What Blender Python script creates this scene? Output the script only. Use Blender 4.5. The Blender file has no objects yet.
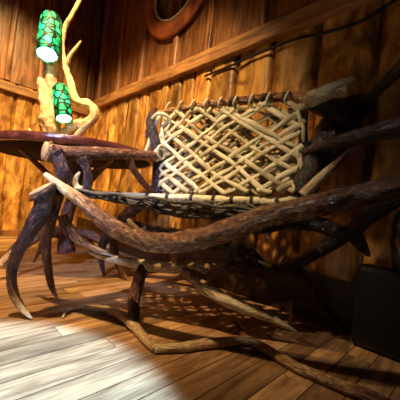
import bpy, bmesh, math, random
from mathutils import Vector, Matrix, noise
random.seed(7)
C = bpy.context.scene.collection
PI = math.pi
# ------------------------------------------------------------------ camera frame
FPX = 279.0; CAMH = 0.42
_v1 = Vector((275, -35, -279)); _v2 = Vector((-280, 21, -279))
AX = _v1.normalized(); AZ = AX.cross(_v2).normalized(); AY = AZ.cross(AX)
R3 = Matrix((AX, AY, AZ))                 # camera -> world
def ray(px, py): return R3 @ Vector((px-200, 200-py, -FPX))
def dep(px, py, d): return ray(px, py)*(d/FPX) + Vector((0, 0, CAMH))
def onfloor(px, py, z=0.0):
    r = ray(px, py); return r*((z-CAMH)/r.z) + Vector((0, 0, CAMH))
def onwall(px, py, off=0.0):
    r = ray(px, py); return r*((XW-off)/r.x) + Vector((0, 0, CAMH))
XW, YW = 1.23, 2.962                      # right wall plane, left wall plane
cam = bpy.data.cameras.new('camera'); co = bpy.data.objects.new('camera', cam); C.objects.link(co)
cam.sensor_width = 36; cam.lens = 36*FPX/400; cam.clip_start = 0.02
m4 = R3.to_4x4(); m4.translation = Vector((0, 0, CAMH)); co.matrix_world = m4
bpy.context.scene.camera = co
# ------------------------------------------------------------------ materials
def nt(name):
    m = bpy.data.materials.new(name); m.use_nodes = True
    n = m.node_tree; return m, n.nodes, n.links, n.nodes['Principled BSDF']
def ramp(N, stops):
    r = N.new('ShaderNodeValToRGB'); e = r.color_ramp.elements
    while len(e) > 1: e.remove(e[-1])
    e[0].position = stops[0][0]; e[0].color = (*stops[0][1], 1)
    for p, c in stops[1:]:
        k = e.new(p); k.color = (*c, 1)
    return r
def coords(N, L, scale, kind='Object'):
    t = N.new('ShaderNodeTexCoord'); mp = N.new('ShaderNodeMapping'); mp.inputs['Scale'].default_value = scale
    L.new(t.outputs[kind], mp.inputs[0]); return mp
def noise_n(N, L, vec, sc, det=5, rough=.6, dist=0):
    n = N.new('ShaderNodeTexNoise'); n.inputs['Scale'].default_value = sc; n.inputs['Detail'].default_value = det
    n.inputs['Roughness'].default_value = rough; n.inputs['Distortion'].default_value = dist
    L.new(vec.outputs[0], n.inputs['Vector']); return n
def mixc(N, L, a, b, fac, mode='MIX'):
    m = N.new('ShaderNodeMix'); m.data_type = 'RGBA'; m.blend_type = mode
    for sock, v in ((m.inputs[0], fac), (m.inputs[6], a), (m.inputs[7], b)):
        if hasattr(v, 'is_linked') or hasattr(v, 'links'): L.new(v, sock)
        else: sock.default_value = v if not isinstance(v, tuple) else (*v, 1)
    return m.outputs[2]
def bump(N, L, h, s, d, P):
    b = N.new('ShaderNodeBump'); b.inputs['Strength'].default_value = s; b.inputs['Distance'].default_value = d
    L.new(h, b.inputs['Height']); L.new(b.outputs[0], P.inputs['Normal'])
def wood(name, dark, light, stretch, rough=.45, sc=6, knots=True, stain=False):
    """board wood; colour varies board by board through the 'board' attribute, grain runs along the stretched axis"""
    m, N, L, P = nt(name)
    at = N.new('ShaderNodeAttribute'); at.attribute_name = 'board'
    mp = coords(N, L, stretch)
    add = N.new('ShaderNodeVectorMath'); add.operation = 'MULTIPLY_ADD'
    L.new(at.outputs['Color'], add.inputs[0]); add.inputs[1].default_value = (37, 23, 41); L.new(mp.outputs[0], add.inputs[2])
    n1 = noise_n(N, L, add, sc, 6, .62, .6); n2 = noise_n(N, L, add, sc*.35, 3, .5, 1.2)
    r = ramp(N, [(.25, dark), (.5, tuple((a*.45+b*.55) for a, b in zip(dark, light))), (.68, light)])
    L.new(n1.outputs[0], r.inputs[0])
    r2 = ramp(N, [(.3, (.45, .40, .36)), (.48, (.9, .88, .85)), (.7, (1.15, 1.1, 1.0))]); L.new(n2.outputs[0], r2.inputs[0])
    c = mixc(N, L, r.outputs[0], r2.outputs[0], 1.0, 'MULTIPLY')
    sp = N.new('ShaderNodeSeparateColor'); L.new(at.outputs['Color'], sp.inputs[0])
    mr = N.new('ShaderNodeMapRange'); mr.inputs[3].default_value = .55; mr.inputs[4].default_value = 1.35; L.new(sp.outputs[0], mr.inputs[0])
    cc = N.new('ShaderNodeCombineColor'); [L.new(mr.outputs[0], cc.inputs[i]) for i in range(3)]
    c = mixc(N, L, c, cc.outputs[0], 1.0, 'MULTIPLY')
    if stain:
        mp3 = coords(N, L, (3, 3, 1.6)); n3 = noise_n(N, L, mp3, 2.6, 4, .7, 1.5)
        r3 = ramp(N, [(.34, (.16, .09, .06)), (.46, (.62, .48, .38)), (.54, (1, 1, 1)), (.7, (1.15, 1.12, 1.0))]); L.new(n3.outputs[0], r3.inputs[0])
        c = mixc(N, L, c, r3.outputs[0], .85, 'MULTIPLY')
    if knots:
        kp = coords(N, L, (3.2, 3.2, 1.5)); v = N.new('ShaderNodeTexVoronoi'); v.inputs['Scale'].default_value = 1.6
        L.new(kp.outputs[0], v.inputs['Vector'])
        kr = ramp(N, [(.0, (.18, .10, .06)), (.07, (.35, .22, .14)), (.12, (1, 1, 1))]); L.new(v.outputs['Distance'], kr.inputs[0])
        c = mixc(N, L, c, kr.outputs[0], .8, 'MULTIPLY')
    L.new(c, P.inputs['Base Color']); P.inputs['Roughness'].default_value = rough
    bump(N, L, n1.outputs[0], .35, .01, P)
    return m
M = {}
M['upper'] = wood('dark_board_wood', (.085, .028, .010), (.50, .20, .06), (6, 6, .8), .42)
M['lower'] = wood('golden_slab_wood', (.17, .055, .010), (.80, .42, .09), (3.2, 3.2, .8), .36, sc=4.5, stain=True)
M['base'] = wood('dark_base_wood', (.018, .008, .005), (.07, .028, .014), (1, 1, 6), .4, knots=False)
M['rail'] = wood('rail_wood', (.16, .06, .02), (.50, .24, .075), (1, 1, 6), .45, knots=False)
M['floor'] = wood('floor_plank_wood', (.17, .07, .028), (.56, .32, .14), (.9, 7, 7), .25, knots=False)
M['table'] = wood('polished_red_wood', (.050, .012, .008), (.17, .045, .025), (2, 6, 6), .16, knots=False)
M['hoop'] = wood('hoop_wood', (.26, .06, .022), (.55, .17, .05), (3, 3, 3), .4, knots=False)
def antler_mat(name, cols, rough=.19, bumpy=1.0):
    m, N, L, P = nt(name)
    at = N.new('ShaderNodeAttribute'); at.attribute_name = 'tone'
    uv = N.new('ShaderNodeUVMap'); uv.uv_map = 'uv'
    mp = N.new('ShaderNodeMapping'); mp.inputs['Scale'].default_value = (13, 30, 1); L.new(uv.outputs[0], mp.inputs[0])
    n = noise_n(N, L, mp, 1.6, 6, .65, .8)
    op = coords(N, L, (1, 1, 1)); n2 = noise_n(N, L, op, 22, 4, .6)
    a = N.new('ShaderNodeMath'); a.operation = 'MULTIPLY_ADD'; a.inputs[1].default_value = 1.25; a.inputs[2].default_value = -.60
    L.new(n.outputs[0], a.inputs[0])
    b = N.new('ShaderNodeMath'); b.operation = 'ADD'; L.new(a.outputs[0], b.inputs[0]); L.new(at.outputs['Fac'], b.inputs[1])
    a2 = N.new('ShaderNodeMath'); a2.operation = 'MULTIPLY_ADD'; a2.inputs[1].default_value = .3; a2.inputs[2].default_value = -.15
    L.new(n2.outputs[0], a2.inputs[0])
    s = N.new('ShaderNodeMath'); s.operation = 'ADD'; L.new(a2.outputs[0], s.inputs[0]); L.new(b.outputs[0], s.inputs[1])
    r = ramp(N, cols); L.new(s.outputs[0], r.inputs[0]); L.new(r.outputs[0], P.inputs['Base Color'])
    P.inputs['Roughness'].default_value = rough
    bump(N, L, b.outputs[0], bumpy, .007, P)
    return m
M['antler'] = antler_mat('antler', [(0, (.006, .004, .006)), (.22, (.045, .016, .013)), (.42, (.15, .048, .020)), (.58, (.38, .17, .06)), (.78, (.68, .46, .20)), (1, (.90, .76, .50))])
M['drift'] = antler_mat('driftwood', [(0, (.05, .02, .008)), (.3, (.26, .12, .04)), (.6, (.62, .38, .15)), (1, (.88, .70, .42))], .45, 1.0)
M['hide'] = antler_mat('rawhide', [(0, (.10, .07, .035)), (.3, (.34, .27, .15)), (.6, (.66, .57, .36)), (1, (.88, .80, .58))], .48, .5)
M['shaded_hide'] = antler_mat('shaded_rawhide', [(0, (.015, .012, .009)), (.3, (.07, .055, .035)), (.6, (.22, .18, .11)), (1, (.5, .43, .28))], .5, .5)  # darker rawhide copy: the seat net's shade is put into its colour
def plain(name, col, rough=.5, metal=0, coat=0):
    m, N, L, P = nt(name); P.inputs['Roughness'].default_value = rough; P.inputs['Metallic'].default_value = metal
    mp = coords(N, L, (1, 1, 1)); n = noise_n(N, L, mp, 30, 4)
    r = ramp(N, [(.3, tuple(c*.7 for c in col)), (.7, tuple(min(1, c*1.2) for c in col))]); L.new(n.outputs[0], r.inputs[0])
    L.new(r.outputs[0], P.inputs['Base Color']); P.inputs['Coat Weight'].default_value = coat
    return m
M['cut'] = plain('sawn_antler_face', (.50, .29, .12), .6)
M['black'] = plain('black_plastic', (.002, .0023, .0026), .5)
M['gloss'] = plain('glossy_black_glaze', (.02, .022, .024), .15, coat=1)
M['cable'] = plain('black_cable', (.008, .008, .008), .45)
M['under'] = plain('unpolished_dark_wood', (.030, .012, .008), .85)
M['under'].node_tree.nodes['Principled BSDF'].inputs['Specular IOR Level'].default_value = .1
M['wrap'] = plain('dark_lashing', (.035, .022, .018), .6)
M['cream'] = plain('cream_edge', (.85, .72, .50), .5)
M['plaster'] = plain('dark_ceiling_boards', (.10, .05, .025), .8)
def mosaic(name):
    m, N, L, P = nt(name)
    mp = coords(N, L, (1, 1, .8)); v = N.new('ShaderNodeTexVoronoi'); v.feature = 'DISTANCE_TO_EDGE'; v.inputs['Scale'].default_value = 24
    c = N.new('ShaderNodeTexVoronoi'); c.inputs['Scale'].default_value = 24
    L.new(mp.outputs[0], v.inputs['Vector']); L.new(mp.outputs[0], c.inputs['Vector'])
    sp = N.new('ShaderNodeSeparateColor'); L.new(c.outputs['Color'], sp.inputs[0])
    r = ramp(N, [(0, (.0, .16, .035)), (.35, (.0, .38, .13)), (.6, (.0, .58, .30)), (.8, (.03, .55, .04)), (1, (.02, .85, .45))]); L.new(sp.outputs[0], r.inputs[0])
    e = ramp(N, [(.07, (0, .008, .004)), (.2, (1, 1, 1))]); L.new(v.outputs['Distance'], e.inputs[0])
    col = mixc(N, L, r.outputs[0], e.outputs[0], 1.0, 'MULTIPLY')
    L.new(col, P.inputs['Base Color']); L.new(col, P.inputs['Emission Color']); P.inputs['Emission Strength'].default_value = .95
    P.inputs['Roughness'].default_value = .6; P.inputs['Specular IOR Level'].default_value = .2
    bump(N, L, v.outputs['Distance'], .4, .004, P)
    return m
M['mosaic'] = mosaic('green_mosaic_glass')
m, N, L, P = nt('glowing_bulb'); P.inputs['Emission Color'].default_value = (.72, 1, .93, 1); P.inputs['Emission Strength'].default_value = 3.0; M['bulb'] = m
# ------------------------------------------------------------------ helpers
def link(name, me, mat, parent=None):
    o = bpy.data.objects.new(name, me); C.objects.link(o)
    if mat: me.materials.append(mat)
    if parent:
        o.parent = parent; o.matrix_parent_inverse = parent.matrix_world.inverted()
    return o
def thing(name, label, cat, loc=(0, 0, 0), group=None):
    o = bpy.data.objects.new(name, None); C.objects.link(o); o.location = loc; o.empty_display_size = .05
    o.matrix_world = Matrix.Translation(Vector(loc))
    o['label'] = label; o['category'] = cat
    if group: o['group'] = group
    return o
def tag(o, label, cat, group=None):
    o['label'] = label; o['category'] = cat
    if group: o['group'] = group
    return o
def spline(pts, step):
    """Catmull-Rom through (Vector, r, tone)"""
    P = [pts[0]] + list(pts) + [pts[-1]]; out = []
    for i in range(1, len(P)-2):
        a, b, c, d = P[i-1], P[i], P[i+1], P[i+2]
        n = max(2, int((c[0]-b[0]).length/step))
        for k in range(n):
            t = k/n
            def cr(p0, p1, p2, p3): return .5*((2*p1)+(p2-p0)*t+(2*p0-5*p1+4*p2-p3)*t*t+(3*p1-p0-3*p2+p3)*t**3)
            out.append((cr(a[0], b[0], c[0], d[0]), max(.0006, b[1]*(1-t)+c[1]*t), b[2]*(1-t)+c[2]*t))
    out.append(pts[-1]); return out
class MB:
    def __init__(s):
        s.bm = bmesh.new(); s.tone = s.bm.verts.layers.float_color.new('tone'); s.uv = s.bm.loops.layers.uv.new('uv'); s.board = s.bm.verts.layers.float_color.new('board')
    def tube(s, pts, step=.006, seg=18, rug=.10, flat=1.0, nrm=None, burr=False, seed=None, pearl=.05, zmin=None):
        sp = spline(pts, step); seed = random.random()*50 if seed is None else seed
        rings = []; L = 0; prev = None; up = None
        for i, (p, r, tn) in enumerate(sp):
            a = sp[max(0, i-1)][0]; b = sp[min(len(sp)-1, i+1)][0]; t = (b-a)
            t = t.normalized() if t.length > 1e-9 else Vector((0, 0, 1))
            if nrm is not None: up = (nrm - t*nrm.dot(t)).normalized()
            elif up is None:
                up = t.orthogonal().normalized()
            else: up = (up - t*up.dot(t)).normalized()
            sd = t.cross(up)
            if prev is not None: L += (p-prev).length
            prev = p; ring = []
            rr0 = r
            if burr and L < .022: rr0 = r*(1+.32*math.exp(-((L-.008)/.008)**2))
            for k in range(seg):
                an = 2*PI*k/seg; cx, cy = math.cos(an), math.sin(an)
                q = Vector((cx*1.6+seed, cy*1.6, L*9)); n1 = noise.noise(q)
                q2 = Vector((cx*3.4+seed, cy*3.4, L*26)); n2 = noise.noise(q2)
                n3 = noise.noise(Vector((cx*6, cy*6+seed, L*120)))
                rr = rr0*(1+rug*(n1*1.1+n2*.9)+pearl*n3*(1 if tn < .6 else .3))
                pos = p + sd*(cx*rr) + up*(cy*rr*flat)
                if zmin is not None and pos.z < zmin: pos.z = zmin
                v = s.bm.verts.new(pos)
                x = max(0, min(1, tn + .12*n2)); v[s.tone] = (x, x, x, 1)
                ring.append(v)
            rings.append((ring, L))
        for (r0, l0), (r1, l1) in zip(rings, rings[1:]):
            for k in range(seg):
                f = s.bm.faces.new((r0[k], r0[(k+1) % seg], r1[(k+1) % seg], r1[k])); f.smooth = True
                for lp, (u, v) in zip(f.loops, ((k, l0), (k+1, l0), (k+1, l1), (k, l1))): lp[s.uv].uv = (u/seg, v)
        for (r, l), rev in ((rings[0], True), (rings[-1], False)):
            c = sum((v.co for v in r), Vector())/seg; cv = s.bm.verts.new(c); cv[s.tone] = r[0][s.tone]
            for k in range(seg):
                a, b = r[k], r[(k+1) % seg]
                f = s.bm.faces.new((b, a, cv) if rev else (a, b, cv)); f.smooth = True
                for lp in f.loops: lp[s.uv].uv = (.5, l)
        return s
    def box(s, lo, hi, val=None, M_=None):
        val = random.random() if val is None else val
        col = (val, random.random(), random.random(), 1)
        vs = []
        for x in (lo[0], hi[0]):
            for y in (lo[1], hi[1]):
                for z in (lo[2], hi[2]):
                    p = Vector((x, y, z)); p = M_ @ p if M_ else p
                    v = s.bm.verts.new(p); v[s.board] = col; vs.append(v)
        for q in ((0, 1, 3, 2), (4, 6, 7, 5), (0, 4, 5, 1), (2, 3, 7, 6), (0, 2, 6, 4), (1, 5, 7, 3)): s.bm.faces.new([vs[i] for i in q])
        return s
    def grid(s, rows, col=None, smooth=True, close=False):
        V = []
        for r in rows:
            rr = []
            for p in r:
                v = s.bm.verts.new(p)
                if col: v[s.board] = col
                rr.append(v)
            V.append(rr)
        for a, b in zip(V, V[1:]):
            n = len(a)
            for k in range(n if close else n-1):
                f = s.bm.faces.new((a[k], a[(k+1) % n], b[(k+1) % n], b[k])); f.smooth = smooth
        return V
    def build(s, name, mat, parent=None, bevel=0):
        bmesh.ops.recalc_face_normals(s.bm, faces=s.bm.faces)
        me = bpy.data.meshes.new(name); s.bm.to_mesh(me); s.bm.free()
        o = link(name, me, mat, parent)
        if bevel:
            b = o.modifiers.new('bevel', 'BEVEL'); b.width = bevel; b.segments = 2; b.limit_method = 'ANGLE'
        return o
def struct(o): o['kind'] = 'structure'; return o
def px(*rows, pxr=True):
    """rows (px, py, depth, radius in px, tone) -> (world point, radius, tone)"""
    return [(dep(a, b, d), r*d/FPX, t) for a, b, d, r, t in rows]
def fpx(*rows):
    """the same for pieces that lie on the floor: (px, py, radius px, tone)"""
    out = []
    for a, b, r, t in rows:
        p = onfloor(a, b); d = (R3.transposed() @ (p-Vector((0, 0, CAMH)))); rr = r*(-d.z)/FPX
        out.append((onfloor(a, b, rr*.9), rr, t))
    return out
# ------------------------------------------------------------------ setting
# floor: planks running along X
b = MB(); y = -1.6; rng = random.Random(3)
b.box((-1.3, -1.6, -.06), (XW, YW, -.012), .1)
PW = .072
while y < YW-.002:
    x = -1.3-rng.random()*.9; w = min(PW, YW-y)
    while x < XW:
        l = .45+rng.random()*.8; x1 = min(XW, x+l); x0 = max(-1.3, x)
        if x1 > x0: b.box((x0+.0008, y+.0012, -.012), (x1-.0008, y+w-.0012, 0), rng.random())
        x += l
    y += w
struct(b.build('floor', M['floor'], bevel=.0012))
# wall_right: X = XW plane, split in golden live-edge slabs below the rail and dark boards with battens above
ZR = 1.35; ZC = 2.75
def slab(b, map_, u0, u1, z0, z1, depth, val, wob, seed):
    """upright live-edge slab, rounded face towards the room; map_(u, out, z) -> point"""
    rows = []; n = 34; K = 12; col = (val, random.random(), random.random(), 1)
    for i in range(n+1):
        z = z0+(z1-z0)*i/n
        e0 = u0 + wob*noise.noise(Vector((seed, 1.3, z*2.2))); e1 = u1 + wob*noise.noise(Vector((seed+9, 4.1, z*2.2)))
        r = [map_(e0, -.004, z)]
        for k in range(K+1):
            t = k/K; prof = (1-abs(2*t-1)**14)*.8+.2*(1-abs(2*t-1)**3)
            bulge = (.006 if depth > .015 else .001)*noise.noise(Vector((seed*3, t*3, z*3.2)))
            r.append(map_(e0+(e1-e0)*t, depth*prof+bulge, z))
        r.append(map_(e1, -.004, z)); rows.append(r)
    b.grid(rows, col)
    b.grid([rows[-1], [map_(u0+(u1-u0)*k/(K+2), -.004, z1) for k in range(K+3)]], col)
mapR = lambda u, o, z: Vector((XW-o, u, z))
mapL = lambda u, o, z: Vector((u, YW-o, z))
edgesR = [-1.6, -1.38, -1.1, -.86, -.62, -.38, -.16, .07, .31, .553, .785, 1.009, 1.227, 1.37, 1.497, 1.63, 1.714, 1.902, 2.036, 2.22, 2.406, 2.56, 2.68, 2.82, YW]
edgesL = [XW, 1.09, .94, .83, .675, .53, .36, .2, .04, -.15, -.33, -.5, -.7, -.86, -1.05, -1.3]
low = MB(); up = MB()
for wall, edges, mp, nm in ((0, edgesR, mapR, 'wall_right'), (1, edgesL, mapL, 'wall_left')):
    b = MB()
    if wall == 0: b.box((XW+.006, -1.6, 0), (XW+.06, YW+.06, ZC), .2)
    else: b.box((-1.3, YW+.006, 0), (XW+.06, YW+.06, ZC), .2)
    for i, (a, c) in enumerate(zip(edges, edges[1:])):
        a, c = min(a, c), max(a, c)
        slab(b, mp, a+.004, c-.004, .0, ZR-.01, .016+.010*random.random(), random.choice((.1, .35, .6, .85, 1)), .016, i*3.7+wall*50)
    struct(b.build(nm, M['lower']))
def boards(edges, mp, batt, bw, nm):
    b = MB()
    for i, (a, c) in enumerate(zip(edges, edges[1:])):
        a, c = min(a, c), max(a, c); slab(b, mp, a+.003, c-.003, ZR, ZC, .008, random.random()*.8, .002, i*5.1)
    struct(b.build(nm, M['upper']))
    b = MB()
    for i, u in enumerate(batt): slab(b, mp, u-bw/2, u+bw/2, ZR, ZC, .030, .5+.5*random.random(), .003, i*2.3+4)
    struct(b.build('trim_1' if mp is mapR else 'trim_2', M['upper']))
boards([-1.6, -1.3, -1.0, -.7, -.4, 0.05, .47, .87, 1.27, 1.61, 2.06, 2.44, 2.85, YW], mapR, [-.4, .05, .47, .87, 1.27, 1.61, 2.06, 2.44, 2.83], .055, 'wall_right_upper')
boards([XW, 1.14, .93, .72, .46, .2, -.06, -.3, -.6, -.9, -1.3], mapL, [.93, .70, .455, .2, -.06, -.3, -.6], .05, 'wall_left_upper')
# chair rails
b = MB(); b.box((XW-.062, -1.6, ZR-.045), (XW-.015, YW-.02, ZR+.045), .75); struct(b.build('trim_3', M['rail'], bevel=.008))
b = MB(); b.box((-1.3, YW-.055, ZR-.10), (XW-.06, YW-.015, ZR-.03), .45); struct(b.build('trim_4', M['rail'], bevel=.008))
b = MB(); b.box((XW-.05, -1.6, 0), (XW-.02, YW-.03, .19), .1); struct(b.build('baseboard_right', M['base'], bevel=.003))
b = MB(); b.box((-1.3, YW-.05, 0), (XW-.05, YW-.02, .05), .2); struct(b.build('baseboard_left', M['upper'], bevel=.003))
b = MB(); b.box((-1.3, -1.6, ZC), (XW+.06, YW+.06, ZC+.05), .5); struct(b.build('ceiling', M['plaster']))
# ------------------------------------------------------------------ hoop and cable on the right wall
b = MB(); cy, cz, R1, R0 = 1.63, 2.02, .385, .262; rows = []
for i in range(73):
    a = 2*PI*i/72; prof = [(R0, .034), (R0, .052), (R0+.012, .060), ((R0+R1)/2, .066), (R1-.012, .058), (R1, .046), (R1, .034)]
    prof.append(prof[0]); rows.append([Vector((XW-o, cy+r*math.cos(a), cz+r*math.sin(a))) for r, o in prof])
b.grid(rows, (.6, .3, .4, 1))
hp = b.build('wooden_hoop', M['hoop']); tag(hp, 'large round reddish brown wooden hoop hung high on the board wall', 'wooden hoop')
b = MB(); rows = []
for i in range(73):
    a = 2*PI*i/72; rows.append([Vector((XW-o, cy+r*math.cos(a), cz+r*math.sin(a))) for r, o in ((R0-.001, .034), (R0-.012, .036), (R0-.012, .055), (R0-.001, .058), (R0-.001, .034))])
b.grid(rows); e = b.build('inner_edge', M['cream'], hp); e['label'] = 'cream coloured inner edge of the hoop'
b = MB()
b.tube([(onwall(x, y, o), .0065, 0) for x, y, o in ((205, 76, .034), (230, 66, .036), (255, 55, .036), (280, 45, .036), (300, 38, .036), (328, 32, .036), (357, 23, .036), (380, 10, .036), (400, -4, .036), (430, -26, .036))], .01, 10, 0, pearl=0)
tag(b.build('power_cable', M['cable']), 'thin black cable sagging along the wall under the rail', 'cable')
# ------------------------------------------------------------------ table
TX, TY, TR_, TZ = .64, 1.69, .45, .636
# the tabletop sits slightly out of level on its rustic antler base
TDIR = Vector((.70, -.71, 0)); TSL = .036
def tilt(p): return Vector((p.x, p.y, p.z + TSL*((p.x-TX)*TDIR.x+(p.y-TY)*TDIR.y)))
tb = thing('side_table', 'round polished dark reddish wooden side table holding the green lamp', 'table', (TX, TY, 0))
b = MB(); rows = []
for r, z in ((.428, .006), (.43, .0), (.447, .001), (.45, .005), (.45, .034), (.446, .040), (.42, .042), (.001, .042)):
    rows.append([tilt(Vector((TX+r*math.cos(2*PI*k/96), TY+r*math.sin(2*PI*k/96), TZ+z))) for k in range(96)])
b.grid(rows, (.5, .2, .7, 1), close=True); tt = b.build('tabletop', M['table'], tb)
b = MB(); b.grid([[tilt(Vector((TX+r*math.cos(2*PI*k/96), TY+r*math.sin(2*PI*k/96), TZ+z))) for k in range(96)] for r, z in ((.001, .014), (.001, .006), (.429, .006), (.429, .014))], (.5, .2, .7, 1), close=True)
u_ = b.build('underside', M['under'], tt); u_['label'] = 'dull dark underside of the tabletop'
b = MB(); b.tube([(Vector((TX, TY, .08)), .05, .2), (Vector((TX-.02, TY+.01, .25)), .035, .25), (Vector((TX+.01, TY, .45)), .035, .2), (Vector((TX, TY, .58)), .06, .15), (Vector((TX, TY, .634)), .09, .1)], .012, 20)
b.build('pedestal', M['antler'], tb)
for ax, ay, ln, up_ in ((-.9, -.45, .46, .5), (.7, -.7, .36, .2), (.75, .65, .40, .2), (-.55, .85, .42, .3)):
    b = MB(); d = Vector((ax, ay, 0)).normalized(); base = Vector((TX, TY, .17))
    b.tube([(base, .030, .25), (base+d*ln*.3+Vector((0, 0, .03)), .026, .3), (base+d*ln*.65-Vector((0, 0, .03)), .020, .45), (base+d*ln*.9-Vector((0, 0, .115)), .014, .7), (base+d*ln-Vector((0, 0, .166)), .004, .95)], .008, 16)
    b.build('leg', M['antler'], tb)
for ax, ay in ((-1, .1), (.3, -1), (.8, .7)):
    b = MB(); d = Vector((ax, ay, 0)).normalized()
    b.tube([(Vector((TX, TY, .42)), .022, .2), (Vector((TX, TY, .50))+d*.12, .018, .25), (Vector((TX, TY, .58))+d*.22, .014, .4), (Vector((TX, TY, .630))+d*.29, .008, .6)], .008, 14)
    b.build('brace', M['antler'], tb)
# ------------------------------------------------------------------ lamp
TT = TZ+.042
lb = dep(52, 150, 1.78); lb.z = TT; TT = tilt(lb).z + .003; lb.z = TT
lp = thing('table_lamp', 'driftwood table lamp with two glowing green mosaic glass shades', 'lamp', lb)
b = MB()
b.tube([(Vector((lb.x, lb.y, TT)), .062, .5)] + px((52, 138, 1.77, 10, .5), (50, 118, 1.76, 9, .6), (46, 98, 1.76, 7, .7), (42, 84, 1.77, 4.5, .8), (40, 77, 1.77, 1.2, .9)), .006, 22, .30, zmin=TT)
b.tube(px((53, 118, 1.78, 7, .6), (51, 95, 1.79, 6.5, .65), (51, 75, 1.80, 6.5, .6), (52, 60, 1.82, 6, .55), (54, 45, 1.84, 5, .5)), .006, 20, .26)
b.build('trunk', M['drift'], lp)
b = MB()
b.tube(px((58, 140, 1.80, 6, .5), (76, 124, 1.76, 4, .6), (84, 125, 1.75, 5, .7), (92, 120, 1.75, 4.6, .6), (95, 111, 1.76, 4.5, .7), (88, 104, 1.77, 4.2, .8), (78, 101, 1.78, 3.6, .7), (73, 92, 1.8, 3.6, .6), (69, 78, 1.82, 3.0, .65), (64, 60, 1.84, 2.6, .6), (62, 44, 1.85, 2.3, .6), (65, 28, 1.85, 2.2, .5), (72, 15, 1.85, 2, .5), (79, 2, 1.85, 1.8, .6), (83, -8, 1.85, 1, .6)), .006, 18, .30)
b.tube(px((66, 66, 1.83, 2.2, .6), (70, 56, 1.82, 2, .6), (76, 48, 1.82, 1.6, .5), (81, 41, 1.82, .8, .6)), .007, 12)
b.build('branch', M['drift'], lp)
b = MB(); b.tube([(Vector((lb.x, lb.y, TT+.03)), .03, .6), (Vector((lb.x+.06, lb.y-.04, TT+.035)), .022, .6), (dep(84, 128, 1.75), .022, .75), (dep(90, 124, 1.75), .014, .75)], .008, 14, .16, zmin=TT)
b.tube([(Vector((lb.x, lb.y, TT+.03)), .03, .6), (Vector((lb.x-.07, lb.y+.03, TT+.03)), .018, .6), (dep(29, 128, 1.78), .004, .9)], .008, 14, .16, zmin=TT)
b.build('root', M['drift'], lp)
def shade(a, d, r, nm='lamp_shade'):
    ax = (d-a).normalized(); u = ax.orthogonal().normalized(); w = ax.cross(u); L_ = (d-a).length; b = MB(); rows = []
    prof = [(.001, 0), (r*.55, .002), (r*.85, .014), (r*.97, .034), (r, .06), (r*1.02, L_*.6), (r, L_-.012), (r*.94, L_), (r*.88, L_), (r*.9, L_-.02)]
    for rr, t in prof: rows.append([a+ax*t+u*(rr*math.cos(2*PI*k/40))+w*(rr*math.sin(2*PI*k/40)) for k in range(40)])
    b.grid(rows, close=True); o = b.build(nm, M['mosaic'], lp)
    b = MB(); rows = []
    for rr, t in ((r*.9, -.012), (r*.82, -.004), (r*.5, .004), (.001, .006)): rows.append([d+ax*t+u*(rr*math.cos(2*PI*k/32))+w*(rr*math.sin(2*PI*k/32)) for k in range(32)])
    b.grid(rows, close=True); b.build('bulb', M['bulb'], o)
    return o
s1 = shade(dep(52, 17, 1.84), dep(47, 55, 1.70), 10.0*1.77/FPX); s1['label'] = 'upper green glass shade'
s2 = shade(dep(60, 86, 1.76), dep(64, 119, 1.68), 8.0*1.7/FPX); s2['label'] = 'lower green glass shade'
# ------------------------------------------------------------------ antler bench
bn = thing('antler_bench', 'bench built of dark antlers with rawhide netting seat and back', 'bench', (.7, .55, 0))
def antler(name, chains, mat='antler', cut=None, **kw):
    b = MB()
    for c in chains: b.tube(c, **kw)
    o = b.build(name, M[mat], bn)
    if cut:
        for c in cut:                       # sawn face closing the burr end
            (p0, r0, _), (p1, _, _) = c[0], c[1]; ax = (p0-p1).normalized(); u = ax.orthogonal().normalized(); w = ax.cross(u)
            b = MB(); rows = []
            for k_, t in ((1.0, -.004), (1.12, .002), (1.08, .007), (.6, .009), (.001, .0095)):
                rows.append([p0+ax*t+(u*math.cos(a)+w*math.sin(a))*(r0*k_*(1+.07*noise.noise(Vector((math.cos(a)*2, math.sin(a)*2, 3.3))))) for a in [2*PI*k/28 for k in range(28)]])
            b.grid(rows, close=True); f = b.build('cut_face', M['cut'], o); f['label'] = 'pale sawn antler end'
    return o
def foot(x, y, off=0.004): return onfloor(x, y, off)
# left front leg with its thick burr
c = px((41, 190, .930, 11, .16), (46, 197, .94, 11, .14), (45, 208, .945, 11, .15), (36, 221, .93, 8.6, .15), (27, 236, .92, 6.8, .18), (18, 252, .92, 5.6, .2), (12, 272, .92, 4.9, .22), (13, 291, .92, 4.4, .4), (21, 307, .92, 3.4, .75)) + [(foot(32, 319), .003, 1)]
antler('leg', [c], cut=[c], burr=True, rug=.13, pearl=.09)
c2 = px((56, 186, 1.0, 9, .12), (54, 200, 1.01, 8, .14), (50, 220, 1.03, 6.3, .18), (46, 245, 1.06, 4.6, .25), (48, 268, 1.08, 4, .3), (51, 285, 1.09, 3.3, .35)) + [(foot(58, 300), .003, .6)]
c3 = px((48, 225, 1.03, 4, .2), (42, 245, 1.06, 3, .2), (34, 262, 1.1, 1, .3))
antler('leg', [c2, c3], rug=.12)
# tine sweeping from the leg to the right
antler('stretcher', [px((62, 215, 1.02, 5, .25), (68, 228, 1.03, 5, .35), (80, 241, 1.04, 4.2, .45), (95, 249, 1.05, 3, .6), (108, 252, 1.05, .8, .8))])
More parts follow.
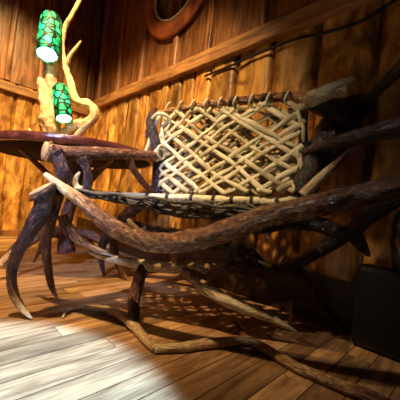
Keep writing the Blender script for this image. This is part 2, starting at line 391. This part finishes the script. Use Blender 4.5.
# armrest
arm = px((46, 151, .966, 8.5, .42), (54, 153, .984, 8, .4), (72, 154, 1.03, 7.6, .36), (95, 153.5, 1.10, 6.8, .38), (120, 154, 1.2, 5.6, .42), (140, 155, 1.3, 5, .42), (158, 156, 1.4, 4, .45))
t1 = px((54, 153, .98, 8, .18), (61, 165, .98, 7.2, .18), (64, 178, .98, 7.5, .16), (62, 190, 1.0, 8, .12))
t2 = px((82, 158, 1.04, 4.5, .15), (87, 170, 1.04, 4.2, .1), (88, 182, 1.04, 4.6, .1), (84, 196, 1.03, 5, .12))
t3 = px((128, 155, 1.24, 3.6, .4), (133, 168, 1.26, 3.4, .4), (142, 181, 1.32, 3, .42), (153, 192, 1.38, 2.6, .4))
t4 = px((80, 192, 1.02, 5, .8), (75, 186, 1.02, 4, .9), (76, 178, 1.02, 2.6, .95), (80, 172, 1.02, .8, 1))
antler('armrest', [arm, t1, t2, t3, t4], cut=[arm], burr=True)
# front rail: one long sweeping antler, continued past the frame
fr = px((45, 174, .95, 2.6, .95), (54, 181, .95, 3.8, .85), (66, 190, .95, 5.2, .75), (80, 200, .94, 6.6, .55), (96, 214, .93, 8, .42), (118, 230, .91, 8.8, .42), (145, 241, .88, 9.4, .42), (172, 243.5, .86, 10, .42), (202, 238, .84, 10.6, .42), (232, 228, .81, 11, .42), (265, 217, .79, 11.4, .42), (300, 209, .77, 11.4, .42), (345, 199, .75, 11.5, .3), (400, 187, .73, 12, .3), (470, 176, .72, 13, .25), (520, 178, .74, 16, .2))
stub = px((140, 236, .89, 4.5, .5), (133, 226, .89, 3.2, .55), (128, 219, .89, 1.6, .8))
antler('front_rail', [fr, stub], rug=.10, pearl=.045, seg=26, step=.005)
rail_end = fr[-1][0]
antler('leg', [[(rail_end, .05, .15), (rail_end+Vector((.02, -.02, -.15)), .04, .2), (rail_end+Vector((.05, .0, -.35)), .03, .25), (Vector((rail_end.x+.02, rail_end.y-.02, .006)), .012, .6)]])
# lower stretcher and its golden tine
s = px((88, 252, 1.10, .8, .95), (98, 255, 1.1, 3, .9), (118, 260, 1.08, 4.4, .8), (145, 265, 1.06, 5.2, .72), (175, 268, 1.04, 6, .62), (205, 267, 1.03, 6.4, .5), (235, 267, 1.03, 6, .3), (262, 271, 1.03, 5.5, .12), (290, 266, 1.03, 6, .1), (318, 252, 1.02, 6, .1), (345, 235, 1.0, 7, .08), (375, 212, .96, 8, .08), (400, 195, .92, 9, .1))
tn = px((184, 269, 1.03, 5, .4), (200, 284, .99, 6, .6), (222, 298, .96, 6.6, .85), (245, 308, .95, 6.2, .92), (268, 317, .94, 4.6, .8), (284, 325, .93, 2.8, .9), (297, 332, .93, .6, .95))
antler('stretcher', [s, tn])
# mid leg joining the stretcher to the base antlers
c = px((143, 266, 1.06, 5.5, .2), (138, 282, 1.03, 6, .3), (134, 300, 1.0, 6.2, .3)) + [(onfloor(134, 322, .02), .018, .2)]
antler('leg', [c])
# base antlers lying on the floor
f1 = fpx((61, 311, .8, .95), (68, 310, 2.4, .8), (78, 308, 2.6, .68), (92, 308, 3.0, .68), (110, 311, 3.8, .68), (126, 319, 4.8, .66), (138, 331, 4.6, .7), (147, 342, 4, .72), (154, 350, 3, .6))
f1b = fpx((67, 310, 2, .8), (64, 315, 1.6, .95), (63, 318, .8, 1))
antler('base_antler', [f1, f1b], rug=.16, zmin=.0015)
f2 = fpx((154, 349, 4.2, .8), (168, 348, 4.4, .8), (185, 347, 4.6, .74), (205, 344, 4.8, .68), (228, 342, 4.6, .66), (247, 341, 4.6, .66), (262, 347, 4.6, .62), (280, 358, 4.8, .6), (300, 369, 5, .6), (325, 380, 5.2, .6), (348, 389, 5.8, .6), (372, 398, 6.5, .4), (400, 412, 7, .3))
f2b = fpx((247, 342, 3.6, .4), (243, 334, 3, .3)) + px((239, 327, .96, 2, .25), (232, 319, .97, .6, .4))
o2 = antler('base_antler', [f2, f2b], rug=.14, zmin=.0015)
b = MB(); p = f2[0][0]; tdir = (f2[0][0]-f2[1][0]).normalized()
hc = dep(160, 347.5, .80)
b.tube([(f2[0][0]+tdir*.0015, .0055, 0), (f2[0][0]-tdir*.002, .0055, 0)], .002, 14, 0, pearl=0)
h_ = b.build('screw_hole', M['black'], o2); h_['label'] = 'dark drilled hole in the antler end'
# back legs and dim antlers under the seat
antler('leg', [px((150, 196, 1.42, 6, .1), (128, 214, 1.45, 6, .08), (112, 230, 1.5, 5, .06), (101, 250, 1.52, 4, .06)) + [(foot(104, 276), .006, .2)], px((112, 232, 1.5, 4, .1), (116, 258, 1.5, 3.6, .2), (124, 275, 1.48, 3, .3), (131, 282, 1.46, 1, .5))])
rl = px((285, 262, 1.08, 6, .1), (300, 272, 1.1, 5, .12), (310, 286, 1.1, 4, .2), (318, 301, 1.1, 3.6, .3), (326, 312, 1.1, 3.0, .3)) + [(foot(337, 325, .006), .006, .3)]
rl[-1] = (Vector((1.15, .335, .008)), .006, .3)
antler('leg', [rl])
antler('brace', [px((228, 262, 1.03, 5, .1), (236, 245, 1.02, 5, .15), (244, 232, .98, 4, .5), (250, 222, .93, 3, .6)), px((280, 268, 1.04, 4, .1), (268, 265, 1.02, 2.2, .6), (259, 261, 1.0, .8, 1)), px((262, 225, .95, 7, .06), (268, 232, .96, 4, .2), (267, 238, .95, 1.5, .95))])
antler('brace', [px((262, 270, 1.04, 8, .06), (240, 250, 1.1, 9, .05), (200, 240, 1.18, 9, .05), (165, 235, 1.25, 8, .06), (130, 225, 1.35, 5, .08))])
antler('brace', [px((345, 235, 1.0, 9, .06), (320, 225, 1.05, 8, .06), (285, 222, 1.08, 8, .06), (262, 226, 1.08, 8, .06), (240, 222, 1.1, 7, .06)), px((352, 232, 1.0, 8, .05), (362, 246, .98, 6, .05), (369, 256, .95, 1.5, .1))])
# back frame
antler('back_frame', [px((157, 108, 1.50, 1, .3), (154, 114, 1.48, 4.5, .15), (151, 124, 1.46, 5, .1), (156, 145, 1.44, 5.5, .1), (158, 170, 1.43, 5.5, .1), (157, 196, 1.42, 7, .1)), px((152, 128, 1.47, 4, .1), (149, 132, 1.47, 3.5, .15), (147, 138, 1.47, 2, .2))])
antler('back_rail', [px((155, 114, 1.49, 2.6, .6), (180, 109, 1.43, 3.2, .55), (210, 104.5, 1.36, 3.8, .45), (240, 101, 1.28, 4.2, .4), (268, 98, 1.21, 4.2, .35), (292, 97, 1.15, 5, .5), (308, 99, 1.1, 6.5, .7))])
stubc = px((304, 101, 1.07, 6, .6), (316, 97, 1.05, 8, .85), (330, 91, 1.04, 7.5, .95), (342, 84, 1.03, 4.5, .95), (354, 78, 1.02, 2, .85))
ring_ = px((330, 94, 1.04, 4, .6), (338, 93, 1.03, 5, .65), (345, 91, 1.02, 5, .8))
antler('back_rail', [stubc, ring_], cut=[list(reversed(ring_))], rug=.2)
post = px((302, 196, 1.05, 13, .1), (308, 175, 1.07, 16, .08), (321, 152, 1.1, 17, .06), (336, 132, 1.12, 18, .05), (345, 117, 1.12, 18, .06), (356, 108, 1.12, 14, .07), (364, 104, 1.12, 9, .07))
post2 = px((306, 103, 1.12, 5, .08), (326, 108, 1.12, 9, .07), (345, 110, 1.12, 13, .06))
post3 = px((358, 106, 1.10, 7, .08), (372, 96, 1.02, 4.5, .1), (386, 82, .96, 5.5, .12), (404, 64, .90, 7, .15))
antler('back_frame', [post, post2, post3, px((305, 112, 1.1, 3.5, .1), (303, 130, 1.09, 4, .08), (304, 160, 1.07, 6, .08), (302, 190, 1.05, 7, .08))], rug=.12, seg=24)
antler('armrest', [px((304, 152, 1.06, 4, .3), (322, 147, 1.02, 6.5, .16), (345, 141, .96, 8, .12), (372, 134, .90, 8.8, .12), (402, 126, .84, 10, .12), (450, 112, .78, 14, .12))])
antler('brace', [px((303, 196, .96, 6, .75), (315, 184, .95, 5.4, .85), (327, 172, .94, 4.8, .85), (338, 162, .93, 3.6, .3), (349, 150, .92, 1, .1))])
# netting ------------------------------------------------------
TLc, TRc, BRc, BLc = dep(163, 112, 1.485), dep(306, 101, 1.10), dep(300, 192, 1.03), dep(155, 195, 1.40)
def backp(u, v, out=0):
    p = (TLc*(1-u)+TRc*u)*(1-v) + (BLc*(1-u)+BRc*u)*v
    n = (TRc-TLc).cross(BLc-TLc).normalized()
    if n.x > 0: n = -n
    return p + n*(out - .035*math.sin(PI*u)*math.sin(PI*v))
NB = (TRc-TLc).cross(BLc-TLc).normalized()
if NB.x > 0: NB = -NB
def strips(b, fn, nrm, W, H, nu, nv, w, tone, off, jit, rng, phase=0):
    """two families of crossing diagonal rawhide strips woven over and under each other"""
    for fam in (1, -1):
        ks = range(0, nu+nv+1) if fam > 0 else range(-nv, nu+1)
        for k in ks:
            kk = k + phase + rng.uniform(-.3, .3)
            pts = []; n = 28
            for i in range(n+1):
                u = i/n; v = (kk - u*nu)/nv if fam > 0 else (u*nu-kk)/nv
                if -.02 <= v <= 1.02: pts.append((u, min(1, max(0, v))))
            if len(pts) < 4: continue
            sd = rng.random()*30; out = []; tj = tone+rng.uniform(-.12, .15)
            for (u, v) in pts:
                other = (u*nu - v*nv) if fam > 0 else (u*nu + v*nv)
                wv = math.sin(PI*(other + .5*k))*.004*fam
                du = jit*noise.noise(Vector((sd, u*2, v*2))); dv = jit*noise.noise(Vector((sd+7, u*2, v*2)))*1.4
                uu, vv = min(1.0, max(0, u+du)), min(1.0, max(0, v+dv))
                out.append((fn(uu, vv, off+wv+.003*noise.noise(Vector((sd, u*6, 2)))), w*(1+.55*noise.noise(Vector((sd+3, u*7, v*5)))), tj+.45*noise.noise(Vector((sd, u*8, v*8)))))
            b.tube(out, .008, 8, .08, flat=.42, nrm=nrm, pearl=.02)
rg = random.Random(5)
b = MB(); strips(b, backp, NB, 0, 0, 7, 6, .0105, .60, .006, .045, rg); strips(b, backp, NB, 0, 0, 7, 6, .0095, .34, -.018, .06, rg, .47); strips(b, backp, NB, 0, 0, 8, 6, .0100, .10, -.036, .06, rg, .2)  # rear layers toned darker: shade in the gaps is put into their colour
b.build('back_netting', M['hide'], bn)
# edge cords and the loops that hang the net on the top rail
for u0, ph in ((0.0, 0), (0.02, 2), (1.0, 1), (.975, 3)):
    b = MB(); b.tube([(backp(min(1, max(0, u0+.012*math.sin(v*16+ph))), v, .010*math.cos(v*16+ph)), .0075, .72) for v in [i/22 for i in range(23)]], .006, 10, .15)
    b.build('edge_cord', M['hide'], bn)
railp = lambda u: (dep(155, 114, 1.49)*(1-u)+dep(308, 99, 1.1)*u)
for k in range(9):
    b = MB(); u = .06+k*.105
    c0 = backp(u, 0); q = c0 + Vector((0, 0, .018)); a = []
    for t in range(13):
        an = 2*PI*t/12; a.append((q+NB*(.022*math.cos(an))+Vector((0, 0, .026*math.sin(an)))+(TRc-TLc).normalized()*(.006*math.sin(an*2)), .0052, .75))
    b.tube(a, .006, 8, .1); b.build('lashing', M['hide'], bn)
# dark lashings round the top rail, bottom rail
def wrap(c, ax, r, w=.010, mat='wrap'):
    b = MB(); u = ax.orthogonal().normalized(); w2 = ax.cross(u); pts = []
    for t in range(0, 37):
        an = 2*PI*t/12; pts.append((c+ax*((t/36-.5)*w)+(u*math.cos(an)+w2*math.sin(an))*r, .0032, .2))
    b.tube(pts, .005, 7, .1); b.build('lashing', M[mat], bn)
tr = (dep(268, 98, 1.21)-dep(240, 101, 1.28)).normalized()
for x_, y_, d_ in ((232, 101.8, 1.30), (264, 98.5, 1.215), (285, 97.3, 1.165)): wrap(dep(x_, y_, d_), tr, .0195, .02)
bot = [(84, 190, 1.05, 3.2), (100, 194, 1.14, 3.4), (120, 196, 1.24, 3.6), (150, 197, 1.34, 3.7), (185, 198.5, 1.28, 4), (215, 200, 1.22, 4.2), (245, 201, 1.16, 4.4), (275, 202, 1.09, 4.6), (300, 199, 1.04, 5)]
antler('seat_rail', [px(*[(a, b_, d, r, .60) for a, b_, d, r in bot])], 'hide', rug=.14)
for x_, y_, d_ in ((118, 196, 1.23), (148, 197, 1.335), (168, 197.7, 1.31), (192, 199, 1.265), (214, 200, 1.22), (232, 200.6, 1.185), (252, 201.2, 1.145), (277, 202, 1.085)):
    wrap(dep(x_, y_, d_), (dep(300, 199, 1.04)-dep(150, 197, 1.34)).normalized(), .0195, .014)
# seat netting between the back edge and the front antler, sagging
def seatp(u, v, out=0):
    A = dep(100, 196, 1.14)*(1-u)**2 + 2*u*(1-u)*dep(190, 200, 1.36) + u*u*dep(300, 201, 1.04) if False else dep(152, 199, 1.33)*(1-u)+dep(300, 203, 1.04)*u
    Bp = dep(72, 190, 1.0)*(1-u)+dep(290, 214, .86)*u
    p = A*(1-v)+Bp*v; p.z += out - .050*math.sin(PI*min(1, u*1.0))*math.sin(PI*v)
    return p
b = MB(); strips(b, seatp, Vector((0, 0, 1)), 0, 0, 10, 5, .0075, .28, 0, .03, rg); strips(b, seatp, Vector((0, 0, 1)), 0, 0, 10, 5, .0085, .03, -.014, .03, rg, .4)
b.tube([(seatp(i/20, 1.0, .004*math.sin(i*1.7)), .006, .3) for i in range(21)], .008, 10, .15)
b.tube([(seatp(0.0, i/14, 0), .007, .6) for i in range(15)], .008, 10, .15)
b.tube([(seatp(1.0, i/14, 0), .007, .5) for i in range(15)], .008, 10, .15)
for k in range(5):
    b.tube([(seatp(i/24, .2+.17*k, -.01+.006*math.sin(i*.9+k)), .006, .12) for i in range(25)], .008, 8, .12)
b.build('seat_netting', M['shaded_hide'], bn)
# wraps where the arm meets the back
b = MB(); q = dep(157, 156, 1.40)
for k in range(3):
    b.tube([(q+Vector((.004*k, -.012*k, .01*k))+(Vector((0, 0, 1))*math.sin(2*PI*t/12)+NB*math.cos(2*PI*t/12))*(.026+.003*k), .0055, .75) for t in range(14)], .006, 8, .1)
b.tube(px((146, 152, 1.44, 1.8, .5), (151, 136, 1.45, 2.0, .6), (157, 122, 1.46, 2.2, .7), (163, 112, 1.47, 2, .7)), .006, 10, .12)
b.tube(px((152, 119, 1.44, 1.6, .7), (158, 114, 1.43, 1.8, .75), (167, 116, 1.43, 1.8, .75), (170, 124, 1.44, 1.6, .7), (165, 131, 1.44, 1.6, .7)), .006, 10, .12)
b.build('lashing', M['hide'], bn)
# ------------------------------------------------------------------ black things by the right wall
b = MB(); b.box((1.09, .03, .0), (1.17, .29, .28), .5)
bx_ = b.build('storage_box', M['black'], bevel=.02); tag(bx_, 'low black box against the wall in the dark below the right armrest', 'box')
b = MB(); rows = []; vx, vy = 1.125, .150
for r, z in ((.001, .280), (.035, .280), (.048, .32), (.054, .37), (.052, .43), (.042, .468), (.030, .482), (.001, .484)):
    rows.append([Vector((vx+r*math.cos(2*PI*k/36), vy+r*math.sin(2*PI*k/36), z)) for k in range(36)])
b.grid(rows, close=True); tag(b.build('rounded_jar', M['gloss']), 'glossy black rounded jar standing on the low black box at the right edge', 'jar')
# ------------------------------------------------------------------ lights
def spot(nm, loc, to, w, col, ang, size, blend=.3):
    l = bpy.data.lights.new(nm, 'SPOT'); l.energy = w; l.color = col; l.spot_size = math.radians(ang); l.spot_blend = blend; l.shadow_soft_size = size
    o = bpy.data.objects.new(nm, l); C.objects.link(o); o.location = loc
    o.rotation_euler = (Vector(to)-Vector(loc)).to_track_quat('-Z', 'Y').to_euler(); return o
spot('key_spotlight', (-.12, 1.0, 2.35), (.62, 1.65, .72), 390, (1, .72, .38), 82, .035, .8)
spot('cool_spotlight', (-.064, .612, 2.6), (-.064, .612, 0), 2500, (.23, .50, 1.0), 24, .012, .28)
spot('wall_fill_spot', (.15, 1.6, 2.6), (.45, 2.75, .55), 420, (1, .74, .32), 74, .05, .9)  # unseen warm lamp, added to brighten the left wall and floor
spot('side_fill_spot', (-.75, .35, 1.5), (.45, 1.25, .55), 260, (.58, .64, 1.0), 34, .10, .7)  # unseen cool lamp, added to light the left arm and table rim
spot('rail_fill_spot', (.62, .1, 2.6), (.85, .3, .45), 50, (1, .88, .72), 20, .03, .9)  # unseen overhead lamp, added for highlights on the front rail's right part
for nm, d, e in (('upper_bulb', dep(46, 64, 1.64), .25), ('lower_bulb', dep(66, 126, 1.64), .2)):
    l = bpy.data.lights.new(nm, 'POINT'); l.energy = e; l.color = (.8, 1, .8); l.shadow_soft_size = .03
    o = bpy.data.objects.new(nm, l); C.objects.link(o); o.location = d
w = bpy.data.worlds.new('world'); bpy.context.scene.world = w; w.use_nodes = True
w.node_tree.nodes['Background'].inputs[0].default_value = (.9, .6, .4, 1); w.node_tree.nodes['Background'].inputs[1].default_value = .015
vs = bpy.context.scene.view_settings; vs.view_transform = 'Standard'; vs.look = 'None'; vs.exposure = 0; vs.gamma = 1; vs.use_curve_mapping = False
